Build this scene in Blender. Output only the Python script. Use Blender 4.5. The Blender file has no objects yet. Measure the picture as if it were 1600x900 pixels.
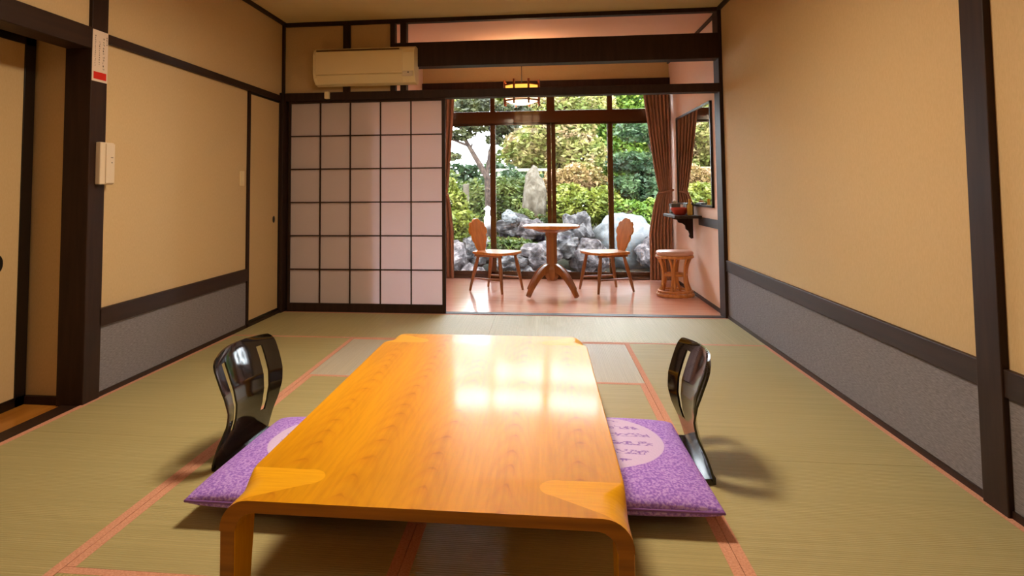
import bpy, bmesh, math, random
import numpy as np
from mathutils import Vector, Matrix, noise

sc = bpy.context.scene
COL = sc.collection
PI = math.pi

# ------------------------------------------------------------------ camera
cam_data = bpy.data.cameras.new('camera')
cam = bpy.data.objects.new('camera', cam_data)
COL.objects.link(cam)
YAW, PITCH, ROLL = -0.1157, 0.0566, -0.0066
fw = Vector((math.sin(YAW)*math.cos(PITCH), math.cos(YAW)*math.cos(PITCH), math.sin(PITCH)))
rt = Vector((math.cos(YAW), -math.sin(YAW), 0)); up = rt.cross(fw)
r2 = math.cos(ROLL)*rt + math.sin(ROLL)*up
u2 = -math.sin(ROLL)*rt + math.cos(ROLL)*up
m = Matrix((r2, u2, -fw)).transposed().to_4x4()
m.translation = Vector((2.3148, 0.0, 1.0623))
cam.matrix_world = m
cam_data.sensor_width = 36.0
cam_data.lens = 36.0*1015.24/1600
cam_data.shift_x = (800-731.03)/1600
cam_data.shift_y = (238.38-450)/1600
cam_data.clip_start = 0.05
sc.camera = cam

# ------------------------------------------------------------------ world, sun, lamps, exposure
world = bpy.data.worlds.new('sky'); sc.world = world; world.use_nodes = True
bg = world.node_tree.nodes['Background']
bg.inputs[0].default_value = (0.86, 0.92, 1.0, 1); bg.inputs[1].default_value = 30.0
SUN_ENERGY = 8.0
sun_d = bpy.data.lights.new('sun', 'SUN'); sun_d.energy = SUN_ENERGY; sun_d.angle = math.radians(6); sun_d.color = (1, .95, .86)
sun = bpy.data.objects.new('sun', sun_d); COL.objects.link(sun)
sun.rotation_euler = Vector((0.35, 0.62, -0.75)).to_track_quat('-Z', 'Y').to_euler()
CEIL_W = 50.0        # main ceiling lamp
LANTERN_GLOW = 3.5   # veranda lantern panels
FILL_W = 3.5       # added fill light behind the camera
sc.view_settings.view_transform = 'Standard'
sc.view_settings.look = 'None'
sc.view_settings.exposure = 0.0
sc.view_settings.gamma = 1.0
sc.view_settings.use_curve_mapping = False
sc.cycles.use_denoising = True
GARDEN = 0.24      # albedo scale of the garden colours

# ------------------------------------------------------------------ materials
def lin(r, g, b):
    f = lambda c: (c/255/12.92) if c/255 <= .04045 else ((c/255+.055)/1.055)**2.4
    return (f(r), f(g), f(b), 1)

def base_mat(name, col, rough=.6, spec=.5, **kw):
    mt = bpy.data.materials.new(name); mt.use_nodes = True
    nt = mt.node_tree; b = nt.nodes['Principled BSDF']
    b.inputs['Base Color'].default_value = col
    b.inputs['Roughness'].default_value = rough
    b.inputs['Specular IOR Level'].default_value = spec
    for k, v in kw.items():
        b.inputs[k.replace('_', ' ')].default_value = v
    return mt, nt, b

def N(nt, t, **kw):
    n = nt.nodes.new(t)
    for k, v in kw.items(): setattr(n, k, v)
    return n

def coords(nt, scale=(1, 1, 1), rot=(0, 0, 0)):
    tc = N(nt, 'ShaderNodeTexCoord'); mp = N(nt, 'ShaderNodeMapping')
    mp.inputs['Scale'].default_value = scale; mp.inputs['Rotation'].default_value = rot
    nt.links.new(tc.outputs['Object'], mp.inputs[0]); return mp.outputs[0]

def ramp(nt, fac, stops):
    r = N(nt, 'ShaderNodeValToRGB'); e = r.color_ramp.elements
    while len(e) < len(stops): e.new(.5)
    for i, (p, c) in enumerate(stops): e[i].position = p; e[i].color = c
    nt.links.new(fac, r.inputs[0]); return r.outputs[0]

def noise_col(nt, b, c1, c2, scale=10, vec=None, detail=4, lo=.35, hi=.65):
    n = N(nt, 'ShaderNodeTexNoise'); n.inputs['Scale'].default_value = scale; n.inputs['Detail'].default_value = detail
    nt.links.new(vec if vec is not None else coords(nt), n.inputs['Vector'])
    nt.links.new(ramp(nt, n.outputs[0], [(lo, c1), (hi, c2)]), b.inputs['Base Color'])
    return n

def bump(nt, b, h, strength=.2, dist=.002):
    bp = N(nt, 'ShaderNodeBump'); bp.inputs['Strength'].default_value = strength; bp.inputs['Distance'].default_value = dist
    nt.links.new(h, bp.inputs['Height']); nt.links.new(bp.outputs[0], b.inputs['Normal'])

def math_n(nt, op, a, b=None, c=None, clamp=False):
    n = N(nt, 'ShaderNodeMath', operation=op, use_clamp=clamp)
    for i, v in enumerate((a, b, c)):
        if v is None: continue
        if isinstance(v, (int, float)): n.inputs[i].default_value = v
        else: nt.links.new(v, n.inputs[i])
    return n.outputs[0]

def fabric_wall(name, c1, c2, sx=900, rough=.85):
    mt, nt, b = base_mat(name, c1, rough, .2)
    n = noise_col(nt, b, c1, c2, 1.0, coords(nt, (220, 220, 60)), 3, .3, .7)
    bump(nt, b, n.outputs[0], .25, .001)
    return mt

M = {}
M['plaster'] = fabric_wall('tan_wallcloth', lin(205, 178, 136), lin(213, 186, 144))
M['fusuma'] = fabric_wall('fusuma_paper', lin(203, 173, 128), lin(208, 180, 136))
M['veranda_plaster'] = fabric_wall('pale_plaster', lin(238, 212, 196), lin(243, 218, 202))
M['ceiling'] = fabric_wall('ceiling_cloth', lin(212, 190, 142), lin(218, 196, 148))
M['veranda_ceiling'] = fabric_wall('veranda_ceiling_cloth', lin(232, 196, 172), lin(238, 202, 178))
# blue grey dado cloth
mt, nt, b = base_mat('dado_cloth', lin(120, 118, 128), .9, .2)
n = noise_col(nt, b, lin(112, 108, 116), lin(146, 142, 150), 1.0, coords(nt, (40, 40, 420)), 4, .3, .7)
bump(nt, b, n.outputs[0], .4, .001); M['dado'] = mt
# dark stained timber
mt, nt, b = base_mat('dark_stained_timber', lin(52, 34, 27), .55, .25)
noise_col(nt, b, lin(40, 24, 18), lin(56, 36, 27), 1.0, coords(nt, (30, 30, 3)), 5, .3, .75); M['timber'] = mt
mt, nt, b = base_mat('dark_stained_timber_long', lin(52, 34, 27), .5, .3)
noise_col(nt, b, lin(40, 24, 18), lin(56, 36, 27), 1.0, coords(nt, (30, 2, 30)), 5, .3, .75); M['timber_y'] = mt
mt, nt, b = base_mat('black_lacquer_edge', lin(22, 16, 14), .3, .5); M['black_edge'] = mt
# tatami
def tatami(name, along_x, c1, c2, rough=.62):
    mt, nt, b = base_mat(name, c1, rough, .35)
    if along_x: vs = (1.2, 180, 180); ws = 'X'
    else: vs = (180, 1.2, 180); ws = 'Y'
    n = noise_col(nt, b, c1, c2, 1.0, coords(nt, vs), 3, .3, .7)
    w = N(nt, 'ShaderNodeTexWave', bands_direction='Y' if along_x else 'X')
    w.inputs['Scale'].default_value = 30.0; w.inputs['Distortion'].default_value = .3
    nt.links.new(coords(nt), w.inputs['Vector'])
    bump(nt, b, w.outputs[0], .5, .002)
    return mt
TC1, TC2 = lin(164, 154, 108), lin(182, 170, 122)
M['tatami_long_y'] = tatami('rush_mat_weave_across', True, TC1, TC2, .6)      # rushes run across the mat (X)
M['tatami_long_x'] = tatami('rush_mat_weave_along', False, TC1, TC2, .5)     # rushes run in depth (Y)
M['tatami_sheen'] = tatami('rush_mat_painted_sheen', False, lin(182, 174, 156), lin(194, 186, 168), .58)  # paler base colour, window sheen on the rushes painted in
mt, nt, b = base_mat('pink_cloth_border', lin(200, 140, 112), .85, .2)
noise_col(nt, b, lin(200, 142, 118), lin(218, 164, 140), 160); M['heri'] = mt
# wood floor of veranda
mt, nt, b = base_mat('veranda_floorboards', lin(196, 122, 92), .17, .9)
n = noise_col(nt, b, lin(232, 170, 146), lin(242, 186, 162), 1.0, coords(nt, (3, 14, 3)), 5, .3, .7)
M['veranda_floor'] = mt
mt, nt, b = base_mat('oak_threshold_board', lin(170, 110, 40), .3, .5)
noise_col(nt, b, lin(160, 100, 34), lin(190, 128, 54), 1.0, coords(nt, (14, 2, 3)), 5); M['oak_floor'] = mt
# honey table wood, veneer with cathedral figure and lighter leg laminations
def table_wood():
    mt, nt, b = base_mat('honey_lacquered_zelkova', lin(220, 140, 20), .34, .22)
    b.inputs['Coat Weight'].default_value = .22; b.inputs['Coat Roughness'].default_value = .10
    tc0 = N(nt, 'ShaderNodeTexCoord'); s0 = N(nt, 'ShaderNodeSeparateXYZ'); nt.links.new(tc0.outputs['Object'], s0.inputs[0])
    n = N(nt, 'ShaderNodeTexNoise'); n.inputs['Scale'].default_value = 1.0; n.inputs['Detail'].default_value = 2.5
    nt.links.new(coords(nt, (7.0, 2.2, 5.0)), n.inputs['Vector'])
    SW = .19
    xw = math_n(nt, 'ADD', s0.outputs[0], math_n(nt, 'MULTIPLY', math_n(nt, 'SUBTRACT', n.outputs[0], .5), .10))
    xs = math_n(nt, 'ADD', math_n(nt, 'DIVIDE', xw, SW), 20.5)
    dxn = math_n(nt, 'MULTIPLY', math_n(nt, 'SUBTRACT', math_n(nt, 'FRACT', xs), .5), SW)
    adx = math_n(nt, 'ABSOLUTE', dxn)
    wn = N(nt, 'ShaderNodeTexWhiteNoise', noise_dimensions='1D'); nt.links.new(math_n(nt, 'FLOOR', xs), wn.inputs['W'])
    vv = math_n(nt, 'ADD', math_n(nt, 'ADD', s0.outputs[1], math_n(nt, 'MULTIPLY', wn.outputs[0], .7)), math_n(nt, 'MULTIPLY', math_n(nt, 'MULTIPLY', adx, adx), 42.0))
    vv = math_n(nt, 'ADD', vv, math_n(nt, 'MULTIPLY', n.outputs[0], .25))
    fr0 = math_n(nt, 'FRACT', math_n(nt, 'MULTIPLY', vv, 9.5))
    fade = math_n(nt, 'SUBTRACT', 1.0, math_n(nt, 'DIVIDE', adx, .088), clamp=True)
    rings = math_n(nt, 'ADD', math_n(nt, 'MULTIPLY', math_n(nt, 'SUBTRACT', fr0, .5), fade), .5)
    fine = N(nt, 'ShaderNodeTexNoise'); fine.inputs['Scale'].default_value = 1.0; fine.inputs['Detail'].default_value = 5
    nt.links.new(coords(nt, (90, 5, 90)), fine.inputs['Vector'])
    broad = N(nt, 'ShaderNodeTexNoise'); broad.inputs['Scale'].default_value = 1.0
    nt.links.new(coords(nt, (7, 1.2, 7)), broad.inputs['Vector'])
    c = ramp(nt, rings, [(0.0, lin(206, 130, 8)), (.12, lin(232, 160, 8)), (.5, lin(236, 166, 8)), (.88, lin(230, 156, 8)), (1.0, lin(212, 136, 6))])
    mix = N(nt, 'ShaderNodeMix', data_type='RGBA', blend_type='MULTIPLY'); mix.inputs[0].default_value = 1.0
    nt.links.new(c, mix.inputs[6])
    nt.links.new(ramp(nt, broad.outputs[0], [(.3, (.86, .84, .8, 1)), (.7, (1, 1, 1, 1))]), mix.inputs[7])
    mixf = N(nt, 'ShaderNodeMix', data_type='RGBA', blend_type='MULTIPLY'); mixf.inputs[0].default_value = .6
    nt.links.new(mix.outputs[2], mixf.inputs[6])
    nt.links.new(ramp(nt, fine.outputs[0], [(.35, (.84, .8, .74, 1)), (.6, (1, 1, 1, 1))]), mixf.inputs[7])
    # corner laminations: capsule from the corner inward
    tc = N(nt, 'ShaderNodeTexCoord'); sp = N(nt, 'ShaderNodeSeparateXYZ'); nt.links.new(tc.outputs['Object'], sp.inputs[0])
    ax = math_n(nt, 'ABSOLUTE', sp.outputs[0]); ay = math_n(nt, 'ABSOLUTE', sp.outputs[1])
    A = (TW/2, TL/2-.09); B = (TW/2-.165, TL/2-.14)
    dx, dy = B[0]-A[0], B[1]-A[1]; L2 = dx*dx+dy*dy
    px = math_n(nt, 'SUBTRACT', ax, A[0]); py = math_n(nt, 'SUBTRACT', ay, A[1])
    t = math_n(nt, 'DIVIDE', math_n(nt, 'ADD', math_n(nt, 'MULTIPLY', px, dx), math_n(nt, 'MULTIPLY', py, dy)), L2, clamp=True)
    t = math_n(nt, 'MAXIMUM', math_n(nt, 'MINIMUM', t, 1.0), 0.0)
    ex = math_n(nt, 'SUBTRACT', px, math_n(nt, 'MULTIPLY', t, dx)); ey = math_n(nt, 'SUBTRACT', py, math_n(nt, 'MULTIPLY', t, dy))
    d = math_n(nt, 'SQRT', math_n(nt, 'ADD', math_n(nt, 'MULTIPLY', ex, ex), math_n(nt, 'MULTIPLY', ey, ey)))
    rad = math_n(nt, 'SUBTRACT', .10, math_n(nt, 'MULTIPLY', t, .055))
    mask = math_n(nt, 'MULTIPLY', math_n(nt, 'SUBTRACT', rad, d), 500.0, clamp=True)
    mixm = N(nt, 'ShaderNodeMix', data_type='RGBA'); nt.links.new(mask, mixm.inputs[0])
    nt.links.new(mixf.outputs[2], mixm.inputs[6])
    f2 = N(nt, 'ShaderNodeTexNoise'); f2.inputs['Scale'].default_value = 1.0; f2.inputs['Detail'].default_value = 3
    nt.links.new(coords(nt, (9, 120, 9), (0, 0, .35)), f2.inputs['Vector'])
    nt.links.new(ramp(nt, f2.outputs[0], [(.3, lin(240, 170, 18)), (.65, lin(250, 186, 30))]), mixm.inputs[7])
    nt.links.new(mixm.outputs[2], b.inputs['Base Color'])
    return mt
TW, TL, TH = 0.965, 1.79, 0.33
M['table'] = table_wood()
mt, nt, b = base_mat('honey_painted_shade', lin(205, 130, 30), .3, .5)
noise_col(nt, b, lin(140, 88, 16), lin(168, 106, 20), 1.0, coords(nt, (3, 3, 60)), 3); M['table_end_shade'] = mt  # darker honey tone, painted shade for the table's end faces
def wood(name, c1, c2, rough=.35, vs=(30, 30, 3)):
    mt, nt, b = base_mat(name, c1, rough, .5)
    noise_col(nt, b, c1, c2, 1.0, coords(nt, vs), 4); return mt
M['chair_wood'] = wood('chair_oak', lin(196, 124, 40), lin(220, 146, 56), .36)
M['chair_leg'] = wood('chair_leg_oak', lin(134, 84, 40), lin(156, 102, 50), .4)
M['rattan'] = wood('rattan_cane', lin(190, 124, 62), lin(214, 150, 84), .4)
M['vinyl'] = base_mat('pale_pink_vinyl', lin(216, 170, 150), .35, .5)[0]
M['lacquer'] = base_mat('black_lacquer', lin(20, 15, 14), .09, .6)[0]
M['black'] = base_mat('matt_black_plastic', lin(20, 18, 18), .4, .5)[0]
M['white_plastic'] = base_mat('warm_white_plastic', lin(226, 208, 184), .4, .5)[0]
M['ac_plastic'] = base_mat('aged_cream_plastic', lin(244, 226, 184), .4, .5)[0]
M['ac_panel'] = base_mat('aged_cream_panel', lin(238, 218, 174), .38, .5)[0]
M['ac_dark'] = base_mat('dark_slot', lin(96, 70, 32), .6, .3)[0]
M['paper_white'] = base_mat('notice_paper', lin(226, 206, 190), .7, .3)[0]
M['ink'] = base_mat('printed_ink', lin(86, 66, 58), .7, .3)[0]
M['red_ink'] = base_mat('printed_red', lin(206, 36, 22), .6, .3)[0]
M['grey_frame'] = base_mat('bronze_aluminium', lin(84, 52, 30), .10, .6)[0]
M['steel'] = base_mat('brushed_metal', lin(180, 180, 180), .3, .5, Metallic=1.0)[0]
M['red_basket'] = base_mat('red_lacquer', lin(190, 66, 50), .4, .5)[0]
M['yellow'] = base_mat('yellow_card', lin(206, 166, 70), .6, .4)[0]
M['grey_box'] = base_mat('grey_green_card', lin(96, 92, 84), .7, .3)[0]
M['mirror'] = base_mat('mirror_silver', (.92, .92, .92, 1), .01, .5, Metallic=1.0)[0]
# shoji paper: translucent washi
mt = bpy.data.materials.new('washi_paper'); mt.use_nodes = True; nt = mt.node_tree; nt.nodes.clear()
o = N(nt, 'ShaderNodeOutputMaterial'); a = N(nt, 'ShaderNodeBsdfDiffuse'); t_ = N(nt, 'ShaderNodeBsdfTranslucent'); mx = N(nt, 'ShaderNodeMixShader')
a.inputs[0].default_value = lin(240, 234, 234); t_.inputs[0].default_value = lin(250, 240, 246); mx.inputs[0].default_value = .60
nt.links.new(a.outputs[0], mx.inputs[1]); nt.links.new(t_.outputs[0], mx.inputs[2]); nt.links.new(mx.outputs[0], o.inputs[0]); M['washi'] = mt
# thin window glass
mt = bpy.data.materials.new('window_glass'); mt.use_nodes = True; nt = mt.node_tree; nt.nodes.clear()
o = N(nt, 'ShaderNodeOutputMaterial'); tr = N(nt, 'ShaderNodeBsdfTransparent'); gl = N(nt, 'ShaderNodeBsdfGlossy'); gl.inputs['Roughness'].default_value = .01
fr = N(nt, 'ShaderNodeFresnel'); fr.inputs[0].default_value = 1.45; mx = N(nt, 'ShaderNodeMixShader')
tr.inputs[0].default_value = (.97, .98, .97, 1)
nt.links.new(fr.outputs[0], mx.inputs[0]); nt.links.new(tr.outputs[0], mx.inputs[1]); nt.links.new(gl.outputs[0], mx.inputs[2]); nt.links.new(mx.outputs[0], o.inputs[0]); M['glass'] = mt
# curtain
mt, nt, b = base_mat('brown_curtain_cloth', lin(140, 88, 66), .85, .2)
noise_col(nt, b, lin(156, 118, 96), lin(172, 132, 110), 1.0, coords(nt, (120, 120, 20)), 3); M['curtain'] = mt
# emissive lantern panels
def glow(name, col, s):
    mt, nt, b = base_mat(name, col, .6, .2)
    b.inputs['Emission Color'].default_value = col; b.inputs['Emission Strength'].default_value = s; return mt
M['amber'] = glow('lit_amber_panel', (1.0, .50, .07, 1), 1.5)
M['diffuser'] = glow('lit_diffuser', (1.0, .60, .30, 1), LANTERN_GLOW)
M['uplight'] = glow('added_uplight_glow', (1.0, .58, .30, 1), 30.0)
M['downlight'] = glow('lit_bottom_diffuser', (1.0, .66, .38, 1), 8.0)
M['ceil_glow'] = glow('lit_ceiling_shade', (1.0, .80, .56, 1), 7.0)
M['lantern_wood'] = base_mat('lantern_wood', lin(120, 60, 26), .35, .5)[0]

# zabuton: mottled violet brocade with a pale round medallion carrying rows of brushed script
def zabuton_mat(side):
    mt, nt, b = base_mat('violet_brocade', lin(150, 100, 190), .75, .3)
    v = coords(nt)
    n = N(nt, 'ShaderNodeTexNoise'); n.inputs['Scale'].default_value = 120; n.inputs['Detail'].default_value = 3; nt.links.new(v, n.inputs['Vector'])
    mott = ramp(nt, n.outputs[0], [(.38, lin(146, 104, 218)), (.5, lin(174, 132, 236)), (.62, lin(200, 166, 246))])
    tc = N(nt, 'ShaderNodeTexCoord'); sp = N(nt, 'ShaderNodeSeparateXYZ'); nt.links.new(tc.outputs['Object'], sp.inputs[0])
    x, y = sp.outputs[0], sp.outputs[1]
    cx = math_n(nt, 'SUBTRACT', x, side*-.02); cy = math_n(nt, 'SUBTRACT', y, .06)
    d = math_n(nt, 'SQRT', math_n(nt, 'ADD', math_n(nt, 'POWER', math_n(nt, 'ABSOLUTE', cx), 2), math_n(nt, 'POWER', math_n(nt, 'ABSOLUTE', cy), 2)))
    disc = math_n(nt, 'MULTIPLY', math_n(nt, 'SUBTRACT', .275, d), 300, clamp=True)
    # rows of script
    row = math_n(nt, 'SINE', math_n(nt, 'MULTIPLY', y, 2*PI/.082))
    rowm = math_n(nt, 'MULTIPLY', math_n(nt, 'SUBTRACT', row, .05), 5, clamp=True)
    n2 = N(nt, 'ShaderNodeTexNoise'); n2.inputs['Scale'].default_value = 38; n2.inputs['Detail'].default_value = 1.0; nt.links.new(v, n2.inputs['Vector'])
    strokes = math_n(nt, 'SUBTRACT', 1.0, math_n(nt, 'MULTIPLY', math_n(nt, 'ABSOLUTE', math_n(nt, 'SUBTRACT', n2.outputs[0], .5)), 9), clamp=True)
    sm = math_n(nt, 'MULTIPLY', math_n(nt, 'MULTIPLY', rowm, strokes), math_n(nt, 'MULTIPLY', math_n(nt, 'SUBTRACT', .235, d), 300, clamp=True))
    m1 = N(nt, 'ShaderNodeMix', data_type='RGBA'); nt.links.new(sm, m1.inputs[0]); m1.inputs[6].default_value = lin(216, 196, 246); m1.inputs[7].default_value = lin(138, 98, 206)
    m2 = N(nt, 'ShaderNodeMix', data_type='RGBA'); nt.links.new(disc, m2.inputs[0]); nt.links.new(mott, m2.inputs[6]); nt.links.new(m1.outputs[2], m2.inputs[7])
    nt.links.new(m2.outputs[2], b.inputs['Base Color']); bump(nt, b, n.outputs[0], .5, .004)
    return mt

# garden
def leaf_mat(name, c1, c2, c3):
    c1, c2, c3 = [tuple(v*GARDEN for v in c[:3])+(1,) for c in (c1, c2, c3)]
    mt = bpy.data.materials.new(name); mt.use_nodes = True; nt = mt.node_tree; b = nt.nodes['Principled BSDF']
    b.inputs['Roughness'].default_value = .6; b.inputs['Specular IOR Level'].default_value = .25
    n = N(nt, 'ShaderNodeTexNoise'); n.inputs['Scale'].default_value = 3.5; n.inputs['Detail'].default_value = 6
    nt.links.new(coords(nt), n.inputs['Vector'])
    c = ramp(nt, n.outputs[0], [(.36, c1), (.5, c2), (.62, c3)])
    nt.links.new(c, b.inputs['Base Color'])
    t = N(nt, 'ShaderNodeBsdfTranslucent'); nt.links.new(c, t.inputs[0]); mx = N(nt, 'ShaderNodeMixShader'); mx.inputs[0].default_value = .35
    o = nt.nodes['Material Output']; nt.links.new(b.outputs[0], mx.inputs[1]); nt.links.new(t.outputs[0], mx.inputs[2]); nt.links.new(mx.outputs[0], o.inputs[0])
    return mt
M['leaf_mid'] = leaf_mat('leaves_mid_green', lin(70, 92, 34), lin(108, 130, 50), lin(148, 160, 78))
M['leaf_bright'] = leaf_mat('leaves_bright_green', lin(84, 130, 30), lin(122, 160, 42), lin(166, 190, 66))
M['leaf_dark'] = leaf_mat('leaves_dark_pine', lin(40, 70, 40), lin(68, 102, 58), lin(104, 136, 80))
M['leaf_olive'] = leaf_mat('leaves_olive_pine', lin(54, 58, 32), lin(84, 90, 46), lin(122, 124, 70))
M['leaf_yellow'] = leaf_mat('leaves_yellow_green', lin(112, 130, 38), lin(148, 160, 50), lin(180, 182, 76))
M['leaf_pink'] = leaf_mat('leaves_blush_orange', lin(150, 146, 60), lin(196, 160, 96), lin(222, 180, 130))
M['leaf_pale'] = leaf_mat('leaves_pale_cream_green', lin(140, 158, 66), lin(192, 186, 100), lin(224, 190, 140))
def rock_mat(name, c1, c2, c3, sc_=6):
    c1, c2, c3 = [tuple(v*GARDEN*.85 for v in c[:3])+(1,) for c in (c1, c2, c3)]
    mt, nt, b = base_mat(name, c2, .85, .2)
    n = N(nt, 'ShaderNodeTexNoise'); n.inputs['Scale'].default_value = sc_; n.inputs['Detail'].default_value = 8; n.inputs['Roughness'].default_value = .7
    nt.links.new(coords(nt), n.inputs['Vector'])
    nt.links.new(ramp(nt, n.outputs[0], [(.38, c1), (.5, c2), (.62, c3)]), b.inputs['Base Color'])
    bump(nt, b, n.outputs[0], .8, .03); return mt
M['rock_pale'] = rock_mat('pale_blue_grey_stone', lin(100, 106, 108), lin(134, 138, 140), lin(162, 164, 166), 4)
M['rock_dark'] = rock_mat('dark_purple_grey_stone', lin(40, 36, 36), lin(78, 74, 76), lin(150, 144, 142), 9)
M['rock_pink'] = rock_mat('pinkish_grey_stone', lin(52, 44, 44), lin(100, 90, 92), lin(168, 156, 154), 9)
M['rock_buff'] = rock_mat('buff_standing_stone', lin(86, 74, 56), lin(120, 108, 88), lin(152, 142, 126), 6)
M['soil'] = rock_mat('mossy_gravel', lin(60, 66, 36), lin(94, 92, 70), lin(126, 118, 104), 5)
M['bark'] = rock_mat('grey_brown_bark', lin(60, 44, 40), lin(96, 74, 62), lin(130, 108, 92), 20)
M['fence'] = wood('weathered_bamboo', lin(110, 108, 92), lin(130, 128, 110), .8)
M['white_stone'] = base_mat('white_painted_post', lin(176, 174, 176), .7, .3)[0]

# ------------------------------------------------------------------ mesh helpers
class MB:
    def __init__(s): s.v = []; s.f = []; s.sm = []
    def add(s, vs, fs, smooth=False):
        o = len(s.v); s.v += [tuple(p) for p in vs]; s.f += [tuple(i+o for i in f) for f in fs]; s.sm += [smooth]*len(fs); return s
    def box(s, x0, x1, y0, y1, z0, z1, mat=None):
        vs = [(x, y, z) for x in (x0, x1) for y in (y0, y1) for z in (z0, z1)]
        if mat is not None: vs = [mat @ Vector(p) for p in vs]
        return s.add(vs, [(0, 1, 3, 2), (4, 6, 7, 5), (0, 4, 5, 1), (2, 3, 7, 6), (0, 2, 6, 4), (1, 5, 7, 3)])
    def tube(s, pts, rads, n=10, closed=False):
        pts = [Vector(p) for p in pts]; k = len(pts)
        if not hasattr(rads, '__len__'): rads = [rads]*k
        vs = []; ref = Vector((0, 0, 1))
        for i, p in enumerate(pts):
            a = pts[(i-1) % k] if (i > 0 or closed) else p; c = pts[(i+1) % k] if (i < k-1 or closed) else p
            t = (c-a).normalized()
            if abs(t.dot(ref)) > .95: ref = Vector((1, 0, 0)) if abs(t.x) < .9 else Vector((0, 1, 0))
            u = t.cross(ref).normalized(); w = t.cross(u)
            for j in range(n):
                an = 2*PI*j/n; vs.append(p+(u*math.cos(an)+w*math.sin(an))*rads[i])
        fs = []
        for i in range(k if closed else k-1):
            for j in range(n):
                i2 = (i+1) % k; fs.append((i*n+j, i*n+(j+1) % n, i2*n+(j+1) % n, i2*n+j))
        s.add(vs, fs, True)
        if not closed: s.add([vs[j] for j in range(n)], [tuple(range(n))]); s.add([vs[(k-1)*n+j] for j in range(n)], [tuple(reversed(range(n)))])
        return s
    def lathe(s, prof, n=32, c=(0, 0, 0), smooth=True):
        vs = []; k = len(prof)
        for r, z in prof:
            for j in range(n):
                a = 2*PI*(j+.5)/n; vs.append((c[0]+r*math.cos(a), c[1]+r*math.sin(a), c[2]+z))
        fs = [(i*n+j, i*n+(j+1) % n, (i+1)*n+(j+1) % n, (i+1)*n+j) for i in range(k-1) for j in range(n)]
        s.add(vs, fs, smooth)
        if prof[0][0] > 1e-5: s.add(vs[:n], [tuple(reversed(range(n)))])
        if prof[-1][0] > 1e-5: s.add(vs[-n:], [tuple(range(n))])
        return s
    def prism(s, poly, axis, a, b_):
        # poly in the two other axes; extrude from a to b_ along axis
        def P(p, t):
            return {'x': (t, p[0], p[1]), 'y': (p[0], t, p[1]), 'z': (p[0], p[1], t)}[axis]
        n = len(poly); vs = [P(p, a) for p in poly]+[P(p, b_) for p in poly]
        return s.add(vs, [tuple(range(n)), tuple(reversed(range(n, 2*n)))]+[(i, (i+1) % n, n+(i+1) % n, n+i) for i in range(n)])
    def grid(s, rows, smooth=True, closed=False):
        h = len(rows); w = len(rows[0]); vs = [p for r in rows for p in r]
        fs = [(i*w+j, i*w+(j+1) % w, (i+1)*w+(j+1) % w, (i+1)*w+j) for i in range(h-1) for j in range(w if closed else w-1)]
        return s.add(vs, fs, smooth)
    def build(s, name, mt, parent=None, bevel=0, solid=0, fix=True, seg=2):
        me = bpy.data.meshes.new(name); me.from_pydata(s.v, [], s.f)
        me.polygons.foreach_set('use_smooth', s.sm)
        if fix:
            bm = bmesh.new(); bm.from_mesh(me); bmesh.ops.recalc_face_normals(bm, faces=bm.faces); bm.to_mesh(me); bm.free()
        me.materials.append(M[mt] if isinstance(mt, str) else mt); me.update()
        o = bpy.data.objects.new(name, me); COL.objects.link(o)
        if parent: o.parent = parent
        if solid:
            md = o.modifiers.new('thickness', 'SOLIDIFY'); md.thickness = solid; md.offset = 0
        if bevel:
            md = o.modifiers.new('bevel', 'BEVEL'); md.width = bevel; md.segments = seg; md.limit_method = 'ANGLE'; md.angle_limit = math.radians(40)
        return o

def tag(o, label, cat, group=None, kind=None):
    o['label'] = label; o['category'] = cat
    if group: o['group'] = group
    if kind: o['kind'] = kind
    return o
def empty(name, loc=(0, 0, 0), rz=0):
    o = bpy.data.objects.new(name, None); COL.objects.link(o); o.location = loc; o.rotation_euler = (0, 0, rz); o.empty_display_size = .05; return o
def struct(name, mb, mt, label=None, bevel=0, parent=None):
    o = mb.build(name, mt, parent, bevel)
    if parent is None:
        o['kind'] = 'structure'
        if label: o['label'] = label
    return o
def copy_tree(o, parent=None):
    c = o.copy(); COL.objects.link(c); c.parent = parent
    for ch in list(o.children): copy_tree(ch, c)
    return c
def box(*a): return MB().box(*a)

# ------------------------------------------------------------------ the room
W = 3.8; YB = 5.587; H = 2.57; YV = 7.84; Y0 = -1.6
struct('floor', box(-.0, W, Y0, YB-.02, -.12, -.055), 'oak_floor', 'wooden subfloor under the tatami mats')
struct('ceiling', box(-.5, W+.1, Y0-.1, YB+.0, H, H+.1), 'ceiling', 'tan papered ceiling of the tatami room')
# left wall (X=0): plaster from pillar to the narrow sliding door, frieze above
struct('wall_left', box(-.12, -.004, 3.12, 4.875, 0, 1.86).box(-.12, -.004, Y0, YB+.05, 1.9, H).box(-.12, -.004, 4.875, YB, 1.86, 1.9).box(-.36, -.12, 3.1, 3.2, -.02, H), 'plaster', 'tan cloth-covered left wall')
struct('wall_left_dado', box(-.02, .002, 3.17, 4.87, .02, .37), 'dado', 'blue-grey cloth dado of the left wall')
struct('trim_1', box(-.03, .016, 3.17, 4.87, .362, .455), 'timber_y', 'dark dado rail of the left wall', .003)
struct('trim_2', box(-.03, .016, 3.17, YB-.09, 1.852, 1.903), 'timber_y', 'dark picture rail of the left wall', .003)
struct('baseboard_left', box(-.03, .012, 3.17, YB-.05, -.03, .024), 'timber_y', 'thin dark base strip of the left wall')
struct('trim_3', box(-.13, .016, 3.06, 3.185, -.05, H), 'timber', 'thick dark pillar beside the left doorway', .004)
struct('trim_4', box(-.03, .012, 4.87, 4.905, 0, 1.86), 'timber', 'slim dark post beside the narrow sliding door')
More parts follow.
